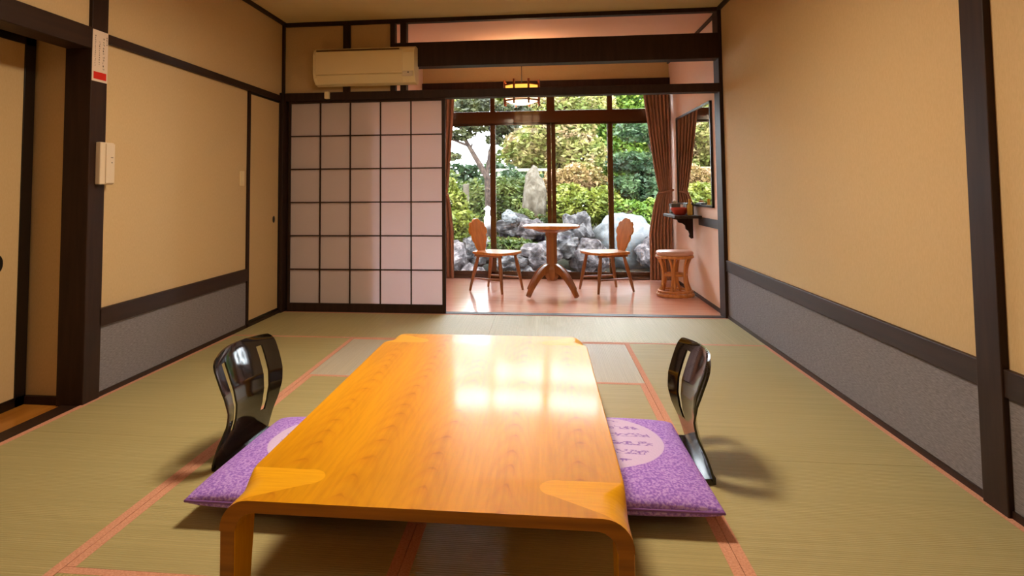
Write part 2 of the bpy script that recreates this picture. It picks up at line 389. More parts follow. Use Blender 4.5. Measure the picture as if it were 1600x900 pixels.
struct('trim_5', box(-.06, .03, 5.5, YB+.06, -.03, 1.93), 'timber', 'dark corner post at the paper screen', .004)
struct('trim_6', box(-.02, .016, 5.545, 5.58, 1.9, H), 'timber', 'slim dark strip up the far left corner')
struct('trim_7', box(-.12, .016, Y0, 3.06, 1.80, 1.91), 'timber_y', 'dark lintel over the left doorway', .004)
struct('trim_8', box(-.1, .004, Y0, 3.06, -.06, -.004), 'timber_y', 'dark floor sill of the left doorway')
struct('trim_9', box(0, .03, Y0, YB, 2.545, H).box(W-.03, W, Y0, YB, 2.545, H), 'timber_y', 'dark cornice strips along the side walls')
struct('wall_left_outer', box(-.5, -.38, Y0-.1, 3.3, -.15, H+.05).box(-.5, -.1, 3.2, 3.3, -.15, H+.05), 'plaster', 'back of the left doorway recess')
# left alcove: reveal, wooden floor, inner ceiling
struct('floor_alcove', box(-.36, -.1, Y0, 3.1, -.1, -.01), 'oak_floor', 'orange wooden floor strip in the left doorway')
struct('ceiling_alcove', box(-.36, -.12, Y0, 3.1, 1.925, 1.98), 'plaster', 'olive-tan soffit of the left doorway')
struct('trim_10', box(-.345, -.12, 3.075, 3.099, -.01, .03), 'timber', 'dark skirting of the doorway reveal')
struct('trim_11', box(-.345, -.12, 3.075, 3.099, 1.885, 1.925), 'timber', 'dark top strip of the doorway reveal')
struct('trim_12', box(-.345, -.31, Y0, 3.09, 1.86, 1.925), 'timber_y', 'dark head rail above the left sliding doors')
def fusuma(name, x, y0, y1, z0, z1, stile, hy, hz, hsize, label, s0=None):
    e = empty(name, (x, (y0+y1)/2, z0)); e['kind'] = 'structure'; e['label'] = label
    h = (y1-y0)/2; hh = z1-z0; s0 = stile if s0 is None else s0
    box(-.012, .008, -h+.005, h-.005, .005, hh-.005).build('panel', 'fusuma', e)
    f = MB().box(-.014, .014, -h, -h+s0, 0, hh).box(-.014, .014, h-stile, h, 0, hh).box(-.014, .014, -h, h, 0, max(stile*.7, .02)).box(-.014, .014, -h, h, hh-max(stile*.7, .02), hh)
    f.build('frame', 'black_edge', e, .002)
    hd = MB(); n = 20; yy = hy-(y0+y1)/2
    pr = [(yy+hsize[0]*math.cos(2*PI*i/n), hz-z0+hsize[1]*math.sin(2*PI*i/n)) for i in range(n)]
    hd.prism(pr, 'x', .006, .013); hd.build('handle', 'black', e, .001)
    return e
fusuma('door_1', -.33, 2.14, 3.085, -.01, 1.87, .07, 2.885, .715, (.035, .045), 'sliding door with a black frame in the left doorway')
fusuma('door_2', -.33, 1.2, 2.14, -.01, 1.87, .03, 1.3, .715, (.035, .045), 'second sliding door of the left doorway, out of frame')
fusuma('door_3', -.012, 4.905, 5.50, .025, 1.855, .012, 5.396, .815, (.02, .028), 'narrow sliding door with a round black pull in the left wall')

# right wall
struct('wall_right', box(W+.002, W+.12, Y0, YB, -.05, H), 'plaster', 'tan cloth-covered right wall')
struct('wall_right_dado', box(W-.004, W+.02, Y0, YB, .02, .385), 'dado', 'blue-grey cloth dado of the right wall')
struct('trim_13', box(W-.016, W+.02, 2.44, YB-.01, .38, .47).box(W-.016, W+.02, Y0, 2.34, .38, .47), 'timber_y', 'dark dado rail of the right wall', .003)
struct('baseboard_right', box(W-.012, W+.02, Y0, YB, -.03, .024), 'timber_y', 'thin dark base strip of the right wall')
struct('trim_14', box(W-.022, W+.05, 2.325, 2.45, -.03, H), 'timber', 'thick dark pillar on the right wall', .004)
struct('trim_15', box(W-.028, W+.03, YB-.03, YB+.14, -.03, H), 'timber', 'dark corner post between room and veranda on the right', .004)
# back of the room behind camera
struct('wall_back', box(-.5, W+.1, Y0-.1, Y0, -.15, H), 'plaster', 'tan wall behind the camera')

# lintel, beam, upper panels at the far side of the tatami room
struct('trim_16', box(.03, W-.02, YB-.045, YB+.07, 1.858, 1.93), 'timber', 'long dark lintel above the screen and veranda opening', .004)
struct('trim_17', box(.99, W-.02, YB-.045, YB+.09, 2.138, 2.352), 'timber', 'broad dark beam across the upper opening', .005)
struct('trim_18', box(.02, W-.02, YB-.03, YB+.03, 2.535, H), 'timber', 'thin dark cornice above the far opening')
struct('wall_front', box(-.12, .99, YB, YB+.08, 1.93, H+.08), 'plaster', 'tan plaster panel above the paper screen')
struct('trim_19', box(.555, .618, YB-.025, YB+.02, 1.93, 2.54), 'timber', 'dark stud in the middle of the upper plaster panel')
struct('trim_20', box(.985, 1.025, YB-.03, YB+.06, 1.93, 2.54), 'timber', 'dark stud at the end of the plaster panel')
struct('trim_21', box(1.075, 1.128, YB-.03, YB+.06, 1.93, 2.54), 'timber', 'dark stud left of the upper opening')
# threshold
struct('trim_22', box(.0, W-.02, YB-.02, YB+.07, -.09, .004), 'timber', 'dark sill between tatami and veranda floor')

# shoji
def shoji(name, x0, x1, y, cols, label):
    e = empty(name, (x0, y, .005)); e['kind'] = 'structure'; e['label'] = label
    w = x1-x0; z1 = 1.855
    fr_ = MB().box(0, .02, -.014, .014, 0, z1).box(w-.03, w, -.014, .014, 0, z1).box(.02, w-.03, -.014, .014, 0, .068).box(.02, w-.03, -.014, .014, z1-.02, z1)
    fr_.build('frame', 'timber', e, .002)
    box(.015, w-.02, .008, .0095, .06, z1-.015).build('paper', 'washi', e)
    lt = MB(); xs0, xs1 = .02, w-.03
    for i in range(1, cols): x = xs0+(xs1-xs0)*i/cols; lt.box(x-.005, x+.005, -.008, .007, .066, z1-.02)
    for i in range(1, 6): z = .068+(z1-.02-.068)*i/6; lt.box(xs0, xs1, -.009, .006, z-.005, z+.005)
    lt.build('lattice', 'timber', e)
    return e
shoji('door_4', .05, 1.468, YB+.0, 5, 'white paper lattice screen with dark frame')

# ------------------------------------------------------------------ the veranda
XL = .85
struct('floor_veranda', box(XL-.05, W+.02, YB+.07, YV+.08, -.1, -.002), 'veranda_floor', 'glossy orange-pink veranda floorboards')
struct('ceiling_veranda', box(XL-.1, W+.1, YB-.02, YV+.12, 2.555, 2.66), 'veranda_ceiling', 'salmon-tinted veranda ceiling')
struct('wall_veranda_left', box(XL-.1, XL, YB+.075, YV+.1, -.1, 2.555).box(-.15, XL-.1, YB+.075, YB+.17, -.1, 2.66).box(-.15, -.06, YB-.1, YB+.17, -.1, 2.66), 'veranda_plaster', 'pale left end wall of the veranda')
struct('wall_veranda_right', box(W+.002, W+.12, YB+.14, YV+.12, -.1, 2.555), 'veranda_plaster', 'pale pink right end wall of the veranda')
struct('baseboard_veranda_right', box(W-.01, W+.01, YB+.14, YV, -.01, .03), 'timber_y', 'thin dark base strip of the veranda end wall')
struct('wall_veranda_front', box(XL, W, YV, YV+.12, 2.36, 2.555), 'ceiling', 'tan wall strip above the window')
struct('trim_23', box(XL, W, YV-.05, YV+.12, 2.215, 2.36), 'timber', 'dark header beam above the veranda window')
struct('trim_24', box(XL, 1.0, YV-.03, YV+.1, 0, 2.215), 'timber', 'dark post at the left end of the window')
struct('trim_25', box(W-.02, W+.005, YB+.14, 6.45, .71, .785), 'timber_y', 'short dark rail on the veranda end wall')
struct('trim_26', box(W-.02, W+.005, YB+.14, YV, 2.53, 2.556), 'timber_y', 'slim dark strip along the veranda ceiling edge')
# window: frame, four sliding sashes, fixed upper lights
we = empty('window_1', (0, YV, 0)); we['kind'] = 'structure'; we['label'] = 'wide four-panel sliding window onto the garden with upper lights'
g = MB().box(1.0, W, -.03, .09, -.02, .035).box(1.0, W, -.035, .09, 1.855, 2.0).box(1.0, W, -.02, .09, 2.195, 2.22).box(W-.03, W, -.02, .09, 0, 2.2).box(1.0, 1.03, -.02, .09, 0, 2.2)
for a, b_ in ((1.68, 1.735), (2.36, 2.455), (3.075, 3.135)): g.box(a, b_, -.02, .06, 2.0, 2.2)
g.build('window_frame', 'grey_frame', we, .002)
for x0, x1, yy in ((1.02, 1.74, .05), (1.675, 2.408, .015), (2.412, 3.135, .015), (3.075, 3.79, .05)):
    lw = .03 if x0 < 1.1 else (.055 if x0 < 2 else .05)
    rw = .055 if x0 < 1.1 else (.05 if x0 < 2 else (.05 if x0 < 3 else .03))
    f = MB().box(x0, x0+lw, yy-.013, yy+.013, .03, 1.855).box(x1-rw, x1, yy-.013, yy+.013, .03, 1.855).box(x0, x1, yy-.013, yy+.013, .03, .08).box(x0, x1, yy-.013, yy+.013, 1.835, 1.856)
    s_ = f.build('sash', 'grey_frame', we, .002)
    box(x0+lw, x1-rw, yy-.003, yy+.003, .08, 1.835).build('pane', 'glass', s_)
for x0, x1 in ((1.03, 1.68), (1.735, 2.36), (2.455, 3.075), (3.135, W-.03)):
    box(x0, x1, .02, .026, 2.0, 2.196).build('upper_pane', 'glass', we)

# ------------------------------------------------------------------ tatami mats
u = .95; YR = YB-u-.023
def mat_(x0, x1, y0, y1, mt, hx, label, hs=(1, 1)):
    cx, cy = (x0+x1)/2, (y0+y1)/2
    e = empty('tatami_mat', (cx, cy, -.055)); tag(e, label, 'tatami mat', 'tatami mats covering the floor')
    a, c = (x1-x0)/2-.001, (y1-y0)/2-.001; hw = .03
    if hx:
        box(-a, a, -c+hw, c-hw, 0, .055).build('rush_surface', mt, e)
        box(-a, a, -c, -c+hw, 0, .0555).build('cloth_border', 'heri', e); box(-a, a, c-hw, c, 0, .0555).build('cloth_border', 'heri', e)
    else:
        box(-a+hw, a-hw, -c, c, 0, .055).build('rush_surface', mt, e)
        box(-a, -a+hw, -c, c, 0, .0555).build('cloth_border', 'heri', e); box(a-hw, a, -c, c, 0, .0555).build('cloth_border', 'heri', e)
mat_(0.004, 1.9, YR, YB-.02, 'tatami_long_x', True, 'green tatami mat along the foot of the paper screen')
mat_(1.9, W-.004, YR, YB-.02, 'tatami_long_x', True, 'pale shining tatami mat along the edge of the veranda')
mat_(u, 3*u, YR-u, YR, 'tatami_sheen', True, 'pale tatami mat crosswise under the far end of the low table')
mat_(0.004, u, YR-2*u, YR, 'tatami_long_y', False, 'green tatami mat along the blue-grey dado of the left wall')
mat_(3*u, W-.004, YR-2*u, YR, 'tatami_long_y', False, 'green tatami mat along the right wall, behind the right legless chair')
mat_(0.004, u, YR-4*u, YR-2*u, 'tatami_long_y', False, 'green tatami mat in front of the left doorway')
mat_(3*u, W-.004, YR-4*u, YR-2*u, 'tatami_long_y', False, 'green tatami mat nearest the camera on the right, beside the dark pillar')
mat_(u, 2*u, YR-3*u, YR-u, 'tatami_long_y', False, 'green tatami mat under the left half of the low table')
mat_(2*u, 3*u, YR-3*u, YR-u, 'tatami_long_y', False, 'green tatami mat under the right half of the low table')
mat_(u, 3*u, YR-4*u, YR-3*u, 'tatami_long_x', True, 'tatami mat crosswise at the near end of the low table')
struct('floor_entry', box(0.004, W-.004, Y0, YR-4*u-.002, -.055, -.002), 'oak_floor', 'wooden floor behind the camera')

# ------------------------------------------------------------------ low table
def shade_ends(o):   # browner tone on end-facing faces, shade put into the colour
    o.data.materials.append(M['table_end_shade'])
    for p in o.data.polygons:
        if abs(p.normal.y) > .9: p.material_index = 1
tb = empty('low_table', (2.022, 2.405, 0)); tag(tb, 'long low honey-coloured bentwood table on the tatami with a glossy top', 'table')
def sstep(a, b_, x): t = min(1, max(0, (x-a)/(b_-a))); return t*t*(3-2*t)
rows = []
hw = TW/2; hl = TL/2
sy = [0, .004, .03, .06, .08, .10, .12, .14, .16, .18, .2, .22, .26]
ys = [-hl+t for t in sy]+[0]+[hl-t for t in reversed(sy)]
for y in ys:
    t = hl-abs(y); k = 1-sstep(.095, .20, t)
    r = .004+(.068-.004)*k; ri = .004+(.06-.004)*k; th = .028; tl = .038*k+.03*(1-k)
    inset = 0
    zi = TH-th; R = max(r, th+.001); zb = TH-R if k < .5 else TH-R
    zb = TH-(.029+(.073-.029)*k)
    prof = []
    for i in range(9):
        a = PI/2*(1-i/8); prof.append((hw-r+r*math.cos(a), TH-r+r*math.sin(a)))
    prof.append((hw, zb))
    prof.append((hw-tl, zb))
    ri2 = max(.001, min(.045*k, zi-zb-.0005)) if k > 0 else .0008
    for i in range(5):
        a = i/4*PI/2; prof.append((hw-tl-ri2+ri2*math.cos(a), zi-ri2+ri2*math.sin(a)))
    full = [(-x, z) for x, z in prof[::-1]]+[(0, TH)]+prof
    # order: go left-inner ... left outer, top centre, right outer ... right inner
    rows.append([(x*(1-0*inset), y, z-inset*(1 if abs(z-TH) < .001 else 0)) for x, z in full])
g = MB(); g.grid(rows, True, True)
nn = len(rows[0]); g.add(rows[0], [tuple(range(nn))]); g.add(rows[-1], [tuple(reversed(range(nn)))])
top = g.build('tabletop', 'table', tb); shade_ends(top)
md = top.modifiers.new('split', 'EDGE_SPLIT'); md.split_angle = math.radians(50)
for sx in (-1, 1):
    for sy_ in (-1, 1):
        g = MB(); L = []
        for z, th, d, off in ((.262, .038, .115, 0), (.15, .038, .1, .0), (.06, .037, .09, 0), (0.001, .036, .086, 0)):
            xo = sx*(hw-.0005); xi = sx*(hw-th); y0 = sy_*hl-sy_*.001; y1 = sy_*(hl-d)
            L.append([(xo, y0, z), (xi, y0, z), (xi, y1, z), (xo, y1, z)])
        g.grid(L, False, True); g.add(L[0], [(0, 1, 2, 3)]); g.add(L[-1], [(3, 2, 1, 0)])
        shade_ends(g.build('leg', 'table', tb, .004, seg=2))

# ------------------------------------------------------------------ legless chairs (zaisu)
def zaisu(loc, rz, label):
    e = empty('legless_chair', loc, rz); tag(e, label, 'legless chair', 'black legless floor chairs at the low table')
    # side profile: local +x is forwards
    prof = [(0.0, .012), (.003, .03), (.016, .10), (.034, .165), (.040, .22), (.032, .28), (.010, .345), (-.018, .42), (-.024, .455)]
    def px(z):
        for (xa, za), (xb, zb) in zip(prof, prof[1:]):
            if za <= z <= zb: return xa+(xb-xa)*(z-za)/(zb-za)
        return prof[-1][0]
    zs = [0.012+i*(.432-.012)/30 for i in range(31)]
    def halfw(z):
        w_ = .222+.0*z
        w_ = .245-.035*math.exp(-((z-.17)/.10)**2)-.030*max(0, 1-z/.15)
        if z > .36: w_ -= .05*((z-.36)/.072)**4
        return w_
    nu = 48; th = .008
    def pt(z, s, off):
        w_ = halfw(z); y = s*w_
        cur = .040*(s*s)*sstep(.0, .25, z)
        zz = z+(.006*(1-s*s) if z > .40 else 0)*((z-.40)/.045 if z > .40 else 0)
        return (px(z)+cur-.013*sstep(0, .25, z)-off, y, zz)
    def hole(i, j):
        z = (zs[i]+zs[i+1])/2; s = abs(((j+.5)/nu)*2-1)
        c = .60
        return .13 < z < .39 and abs(s-c) < .085
    g = MB()
    def idx(i, j, k): return (i*(nu+1)+j)*2+k
    vs = [pt(zs[i], (j/nu)*2-1, k*th) for i in range(31) for j in range(nu+1) for k in (0, 1)]
    fs = []
    solid = lambda i, j: 0 <= i < 30 and 0 <= j < nu and not hole(i, j)
    for i in range(30):
        for j in range(nu):
            if not solid(i, j): continue
            fs.append((idx(i, j, 0), idx(i, j+1, 0), idx(i+1, j+1, 0), idx(i+1, j, 0)))
            fs.append((idx(i, j, 1), idx(i+1, j, 1), idx(i+1, j+1, 1), idx(i, j+1, 1)))
            if not solid(i-1, j): fs.append((idx(i, j, 0), idx(i, j, 1), idx(i, j+1, 1), idx(i, j+1, 0)))
            if not solid(i+1, j): fs.append((idx(i+1, j, 0), idx(i+1, j+1, 0), idx(i+1, j+1, 1), idx(i+1, j, 1)))
            if not solid(i, j-1): fs.append((idx(i, j, 0), idx(i+1, j, 0), idx(i+1, j, 1), idx(i, j, 1)))
            if not solid(i, j+1): fs.append((idx(i, j+1, 0), idx(i, j+1, 1), idx(i+1, j+1, 1), idx(i+1, j+1, 0)))
    g.add(vs, fs, True)
    bk = g.build('backrest', 'lacquer', e, fix=False)
    md = bk.modifiers.new('split', 'EDGE_SPLIT'); md.split_angle = math.radians(60)
    # seat shell, continuous with the foot of the back
    sr = []
    for i in range(15):
        t = i/14; x = -.012+t*.44; w_ = .205+.02*math.sin(PI*t)-.06*max(0, (t-.8)/.2)**2
        zt = .016+.010*(1-t)**3
        sr.append([(x, -w_, .002), (x, -w_, zt), (x, -w_*.5, zt-.003), (x, 0, zt-.004), (x, w_*.5, zt-.003), (x, w_, zt), (x, w_, .002)])
    g = MB(); g.grid(sr, True, True); g.add(sr[0], [tuple(range(7))]); g.add(sr[-1], [tuple(reversed(range(7)))])
    st = g.build('seat', 'lacquer', e)
    md = st.modifiers.new('split', 'EDGE_SPLIT'); md.split_angle = math.radians(50)
    return e
zaisu((1.075, 2.60, 0), -.06, 'black lacquered legless chair on the left side of the low table')
zaisu((2.897, 2.675, 0), PI+.02, 'black lacquered legless chair on the right side of the low table')

# ------------------------------------------------------------------ floor cushions
def zabuton(loc, rz, lx, ly, side, label):
    e = empty('floor_cushion', loc, rz); tag(e, label, 'cushion', 'violet floor cushions at the low table')
    n = 44
    def surf(sgn):
        rows = []
        for i in range(n+1):
            r = []
            for j in range(n+1):
                a = math.sin((i/n-.5)*PI); b_ = math.sin((j/n-.5)*PI)
                x = a*lx/2*(1-.018*(1-b_*b_)*abs(a)**3); y = b_*ly/2*(1-.018*(1-a*a)*abs(b_)**3)
                f = max(0, (1-abs(a)**2.6))*max(0, (1-abs(b_)**2.6))
                h = .058*f**.28
                wr = .004*noise.noise(Vector((x*9, y*9, side*3)))*f
                r.append((x, y, .050+sgn*h*(.95 if sgn > 0 else .84)+wr*(sgn > 0)))
            rows.append(r)
        return rows
    g = MB(); g.grid(surf(1)); g.grid(surf(-1))
    bm_o = g.build('cover', zabuton_mat(side), e, fix=False)
    md = bm_o.modifiers.new('weld', 'WELD'); md.merge_threshold = .00005
    # piping around the seam
    pp = []
    for k in range(4*24):
        q = k/24; s = int(q); t = (q-s)*2-1
        a, b_ = [(t, -1), (1, t), (-t, 1), (-1, -t)][s]
        pp.append((a*lx/2*(1-.018*(1-b_*b_)*abs(a)**3), b_*ly/2*(1-.018*(1-a*a)*abs(b_)**3), .050))
    MB().tube(pp, .005, 6, True).build('piping', 'piping', e)
    return e
mt, nt, b = base_mat('violet_piping', lin(140, 96, 176), .7, .3); M['piping'] = mt
zabuton((1.53, 2.375, .024), -.02, .72, .73, -1, 'violet patterned cushion on the left legless chair')
zabuton((2.49, 2.475, .024), .02, .70, .75, 1, 'violet cushion with a pale script medallion on the right legless chair')

# ------------------------------------------------------------------ air conditioner
ac = empty('air_conditioner', (.79, YB-.005, 1.972)); tag(ac, 'cream wall air conditioner above the paper screen', 'air conditioner')
hw_ = .445
def acsec(x, s=1):
    p = [(0, .02), (0, .325), (-.13, .325), (-.185, .305), (-.205, .26), (-.205, .10), (-.19, .06), (-.14, .012), (-.07, 0)]
    return [(x, y*s, z) for y, z in p]
g = MB(); secs = [acsec(-hw_+.0), acsec(-hw_+.015), acsec(hw_-.015), acsec(hw_)]
g.grid(secs, False, True); g.add(secs[0], [tuple(range(9))]); g.add(secs[-1], [tuple(reversed(range(9)))])
g.build('body', 'ac_plastic', ac, .012, seg=3)
box(-hw_+.02, hw_-.10, -.213, -.2, .085, .285).build('front_panel', 'ac_panel', ac, .006, seg=3)
box(-hw_+.03, hw_-.13, -.2065, -.19, .289, .299).build('intake_slot', 'ac_dark', ac)
lv = MB(); lv.prism([(-.208, .078), (-.150, .014), (-.146, .020), (-.200, .083)], 'x', -hw_+.03, hw_-.11); lv.build('louver', 'ac_panel', ac)
box(hw_-.10, hw_-.012, -.2125, -.2, .055, .10).build('display', 'white_plastic', ac, .004)
box(hw_-.055, hw_-.045, -.2145, -.21, .082, .092).build('indicator', 'black', ac)
rs = box(-.02, .02, -.02, .02, 0, .062); rs_o = rs.build('sensor_box', 'ac_plastic', None, .004)
rs_o.location = (.425, YB-.066, 1.868); tag(rs_o, 'small cream box on the lintel below the air conditioner', 'sensor')

# ------------------------------------------------------------------ notice on the pillar, intercom, switch
no = empty('notice', (.0165, 3.12, 1.635)); tag(no, 'white vertical notice with a red band pinned to the left pillar', 'notice')
box(0, .0015, -.057, .062, 0, .268).build('paper', 'paper_white', no)
box(.0015, .0022, -.045, .052, .012, .05).build('red_band', 'red_ink', no)
random.seed(5)
for cy_, z0, z1, w_, sp_ in ((-.036, .075, .24, .007, .011), (-.004, .085, .215, .007, .012), (.028, .065, .235, .012, .016), (.052, .205, .245, .008, .012)):
    z = z1; tx = MB()
    while z > z0:
        for k in range(3):
            a = random.uniform(-w_/2, w_/2); c = random.uniform(0, sp_*.6)
            if random.random() < .5: tx.box(.0015, .0021, cy_-w_/2, cy_+w_/2*random.random(), z-c-.0012, z-c)
            else: tx.box(.0015, .0021, cy_+a-.0008, cy_+a+.0008, z-sp_*.6, z)
        z -= sp_
    tx.build('lettering', 'ink', no)
ic = empty('intercom', (.0165, 3.155, 1.1)); tag(ic, 'small white intercom handset box on the left pillar', 'intercom')
box(0, .03, -.05, .058, 0, .22).build('body', 'white_plastic', ic, .005, seg=3)
box(.03, .037, -.012, .055, .006, .214).build('handset', 'white_plastic', ic, .004)
box(.037, .038, .028, .034, .112, .118).build('button', 'black', ic); box(.037, .038, .022, .04, .14, .143).build('button', 'ink', ic)
sw = empty('light_switch', (-.004, 4.79, 1.10)); tag(sw, 'cream switch plate on the tan wall beside the narrow sliding door', 'switch')
box(0, .008, -.035, .035, 0, .115).build('plate', 'ac_panel', sw, .002); box(.008, .012, -.014, .014, .035, .08).build('rocker', 'ac_panel', sw, .002)

# ------------------------------------------------------------------ ceiling lamp of the tatami room (above the frame)
cl = empty('ceiling_lamp', (1.9, 2.75, H)); tag(cl, 'square shaded ceiling lamp above the low table', 'lamp')
box(-.3, .3, -.3, .3, -.125, -.02).build('shade', 'ceil_glow', cl, .01)
f = MB()
for a, b_, c, d in ((-.31, -.29, -.31, .31), (.29, .31, -.31, .31), (-.31, .31, -.31, -.29), (-.31, .31, .29, .31)): f.box(a, b_, c, d, -.14, 0)
f.build('frame', 'lantern_wood', cl)
def area(name, loc, size, e, col, parent=None, tgt=None, spread=PI):
    d = bpy.data.lights.new(name, 'AREA'); d.energy = e; d.size = size; d.color = col; d.shape = 'DISK'; d.spread = spread
    o = bpy.data.objects.new(name, d); COL.objects.link(o); o.location = loc
    if parent: o.parent = parent
    return o
WARM = (1.0, .82, .58)
area('ceiling_lamp_bulb', (0, 0, -.145), .5, CEIL_W, WARM, cl, spread=math.radians(175))
el = empty('added_fill', (1.9, -.7, H)); tag(el, 'added square fill light behind the camera', 'lamp')
box(-.3, .3, -.3, .3, -.10, -.001).build('shade', 'ceil_glow', el, .01)
area('added_fill_light', (0, 0, -.11), .55, FILL_W, WARM, el)  # unseen fill, added to brighten the near part of the room

# ------------------------------------------------------------------ veranda lantern
ln = empty('pendant_lantern', (2.102, 6.72, 1.93)); tag(ln, 'octagonal wooden lantern with lit amber panels hanging in the veranda', 'lantern')
n = 8; R_ = .185
def ring(z0, z1, r0, r1):
    o_ = [(r1*math.cos(2*PI*(i+.5)/n), r1*math.sin(2*PI*(i+.5)/n)) for i in range(n)]; i_ = [(r0*math.cos(2*PI*(i+.5)/n), r0*math.sin(2*PI*(i+.5)/n)) for i in range(n)]
    g = MB(); vs = [(x, y, z0) for x, y in o_]+[(x, y, z1) for x, y in o_]+[(x, y, z1) for x, y in i_]+[(x, y, z0) for x, y in i_]
    fs = []
    for i in range(n):
        j = (i+1) % n
        for k in range(4): fs.append((k*n+i, k*n+j, ((k+1) % 4)*n+j, ((k+1) % 4)*n+i))
    return g.add(vs, fs)
ring(.035, .05, R_-.014, R_+.012).build('lower_ring', 'lantern_wood', ln)
ring(.125, .137, R_-.014, R_+.010).build('middle_ring', 'lantern_wood', ln)
ring(.195, .208, R_-.014, R_+.012).build('upper_ring', 'lantern_wood', ln)
for i in range(n):
    a = 2*PI*(i+.5)/n; mt_ = Matrix.Rotation(a, 4, 'Z')
    MB().box(R_-.004, R_+.016, -.008, .008, 0, .25, mt_).build('post', 'lantern_wood', ln)
for z0, z1, nm in ((.05, .125, 'lower_panel'), (.137, .195, 'upper_panel')):
    g = MB()
    for i in range(n):
        a0 = 2*PI*(i+.5)/n; a1 = 2*PI*(i+1.5)/n; r_ = R_-.004
        g.add([(r_*math.cos(a0), r_*math.sin(a0), z0), (r_*math.cos(a1), r_*math.sin(a1), z0), (r_*math.cos(a1), r_*math.sin(a1), z1), (r_*math.cos(a0), r_*math.sin(a0), z1)], [(0, 1, 2, 3)])
    g.build(nm, 'amber' if nm == 'upper_panel' else 'diffuser', ln, solid=.003)
MB().lathe([(0, .0), (.06, .006), (.12, .022), (R_-.02, .042)], 24).build('bottom_diffuser', 'downlight', ln)
MB().lathe([(0, .19), (R_-.02, .19), (R_-.02, .196), (0, .196)], 24).build('added_uplight', 'uplight', ln)  # unseen glowing disc added to light the veranda ceiling
for k in range(4):
    MB().box(0, R_, -.005, .005, .205, .213, Matrix.Rotation(k*PI/2+PI/8, 4, 'Z')).build('spoke', 'lantern_wood', ln)
MB().tube([(0, 0, .20), (0, 0, .61)], .004, 8).build('cord', 'black', ln)
MB().lathe([(.0, .585), (.05, .59), (.06, .625)], 20).build('ceiling_rose', 'black', ln)

# ------------------------------------------------------------------ curtains
def curtain(x_outer, sgn, label, y0=7.68, spread_top=.30, tie_w=.13, spread_bot=.25, folds=7, tie_z=1.02):
    e = empty('curtain', (x_outer, y0, 0)); tag(e, label, 'curtain', 'brown curtains at the veranda window')
    rows = []; nz = 60; nu = 84
    for i in range(nz+1):
        z = .015+(2.2-.015)*i/nz
        if z > tie_z: t = (z-tie_z)/(2.2-tie_z); w_ = tie_w+(spread_top-tie_w)*t**.8
        else: t = (tie_z-z)/tie_z; w_ = tie_w+(spread_bot-tie_w)*min(1, t*2.2)**.6
        amp = .028*(.35+.65*min(1, abs(z-tie_z)*2.5))
        r = []
        for j in range(nu+1):
            s = j/nu; x = sgn*(s*w_)
            x += sgn*.006*math.sin(s*folds*2*PI+1.2)*(w_/.3)
            y = amp*math.sin(s*folds*2*PI+.25*math.sin(z*3))+.008*math.sin(z*4+s*9)
            r.append((x, y, z))
        rows.append(r)
    MB().grid(rows).build('cloth', 'curtain', e, solid=.004, fix=False)
    g = MB(); pts = []
    for k in range(24):
        a = 2*PI*k/24; pts.append((sgn*(tie_w/2+.0)+(tie_w/2+.012)*math.cos(a), .045*math.sin(a), tie_z+.02*math.cos(a)*-sgn))
    g.tube(pts, .013, 8, True); g.build('tieback', 'curtain', e)
    MB().tube([(0, 0, 2.205), (sgn*(spread_top+.1), 0, 2.205)], .008, 8).build('rail', 'black', e)
curtain(3.775, -1, 'brown tied-back curtain at the right end of the veranda window', spread_top=.30, tie_w=.14, spread_bot=.26)
curtain(.90, 1, 'brown tied-back curtain at the left end of the veranda window, beside the paper screen', spread_top=.36, tie_w=.27, spread_bot=.34)

# ------------------------------------------------------------------ veranda table
vt = empty('pedestal_table', (2.385, 6.62, 0)); tag(vt, 'small round wooden pedestal table between the two veranda chairs', 'table')
MB().lathe([(0, .668), (.262, .668), (.283, .678), (.285, .69), (.275, .70), (0, .70)], 48).build('tabletop', 'chair_wood', vt)
MB().lathe([(0, .63), (.12, .63), (.19, .655), (.20, .668), (0, .668)], 8, smooth=False).build('collar', 'chair_leg', vt)
MB().lathe([(.05, .15), (.07, .19), (.07, .26), (.056, .29), (.056, .58), (.07, .63)], 8, smooth=False).build('column', 'chair_leg', vt)
for k in range(4):
    a = PI/4+k*PI/2
    g = MB(); secs = []
    for i in range(11):
        t = i/10; r = .045+.285*t; z = .25*(1-t**1.8)+.022; hh_ = .055-.03*t; 
        if t > .9: hh_ = .026
        nx, nz_ = (math.sin(t*1.0)), math.cos(t*1.0)
        w_ = .022
        c0 = (r-hh_*nx*.6, z-hh_*nz_*.8); c1 = (r+hh_*nx*.6, z+hh_*nz_*.8)
        zz0 = max(.0, c0[1]); zz1 = max(.02, c1[1])
        secs.append([(c0[0], -w_, zz0), (c0[0], w_, zz0), (c1[0], w_, zz1), (c1[0], -w_, zz1)])
    mr = Matrix.Rotation(a, 4, 'Z'); secs = [[mr @ Vector(p) for p in s_] for s_ in secs]
    g.grid(secs, False, True); g.add(secs[0], [(0, 1, 2, 3)]); g.add(secs[-1], [(3, 2, 1, 0)])
    g.build('leg', 'chair_leg', vt, .005)

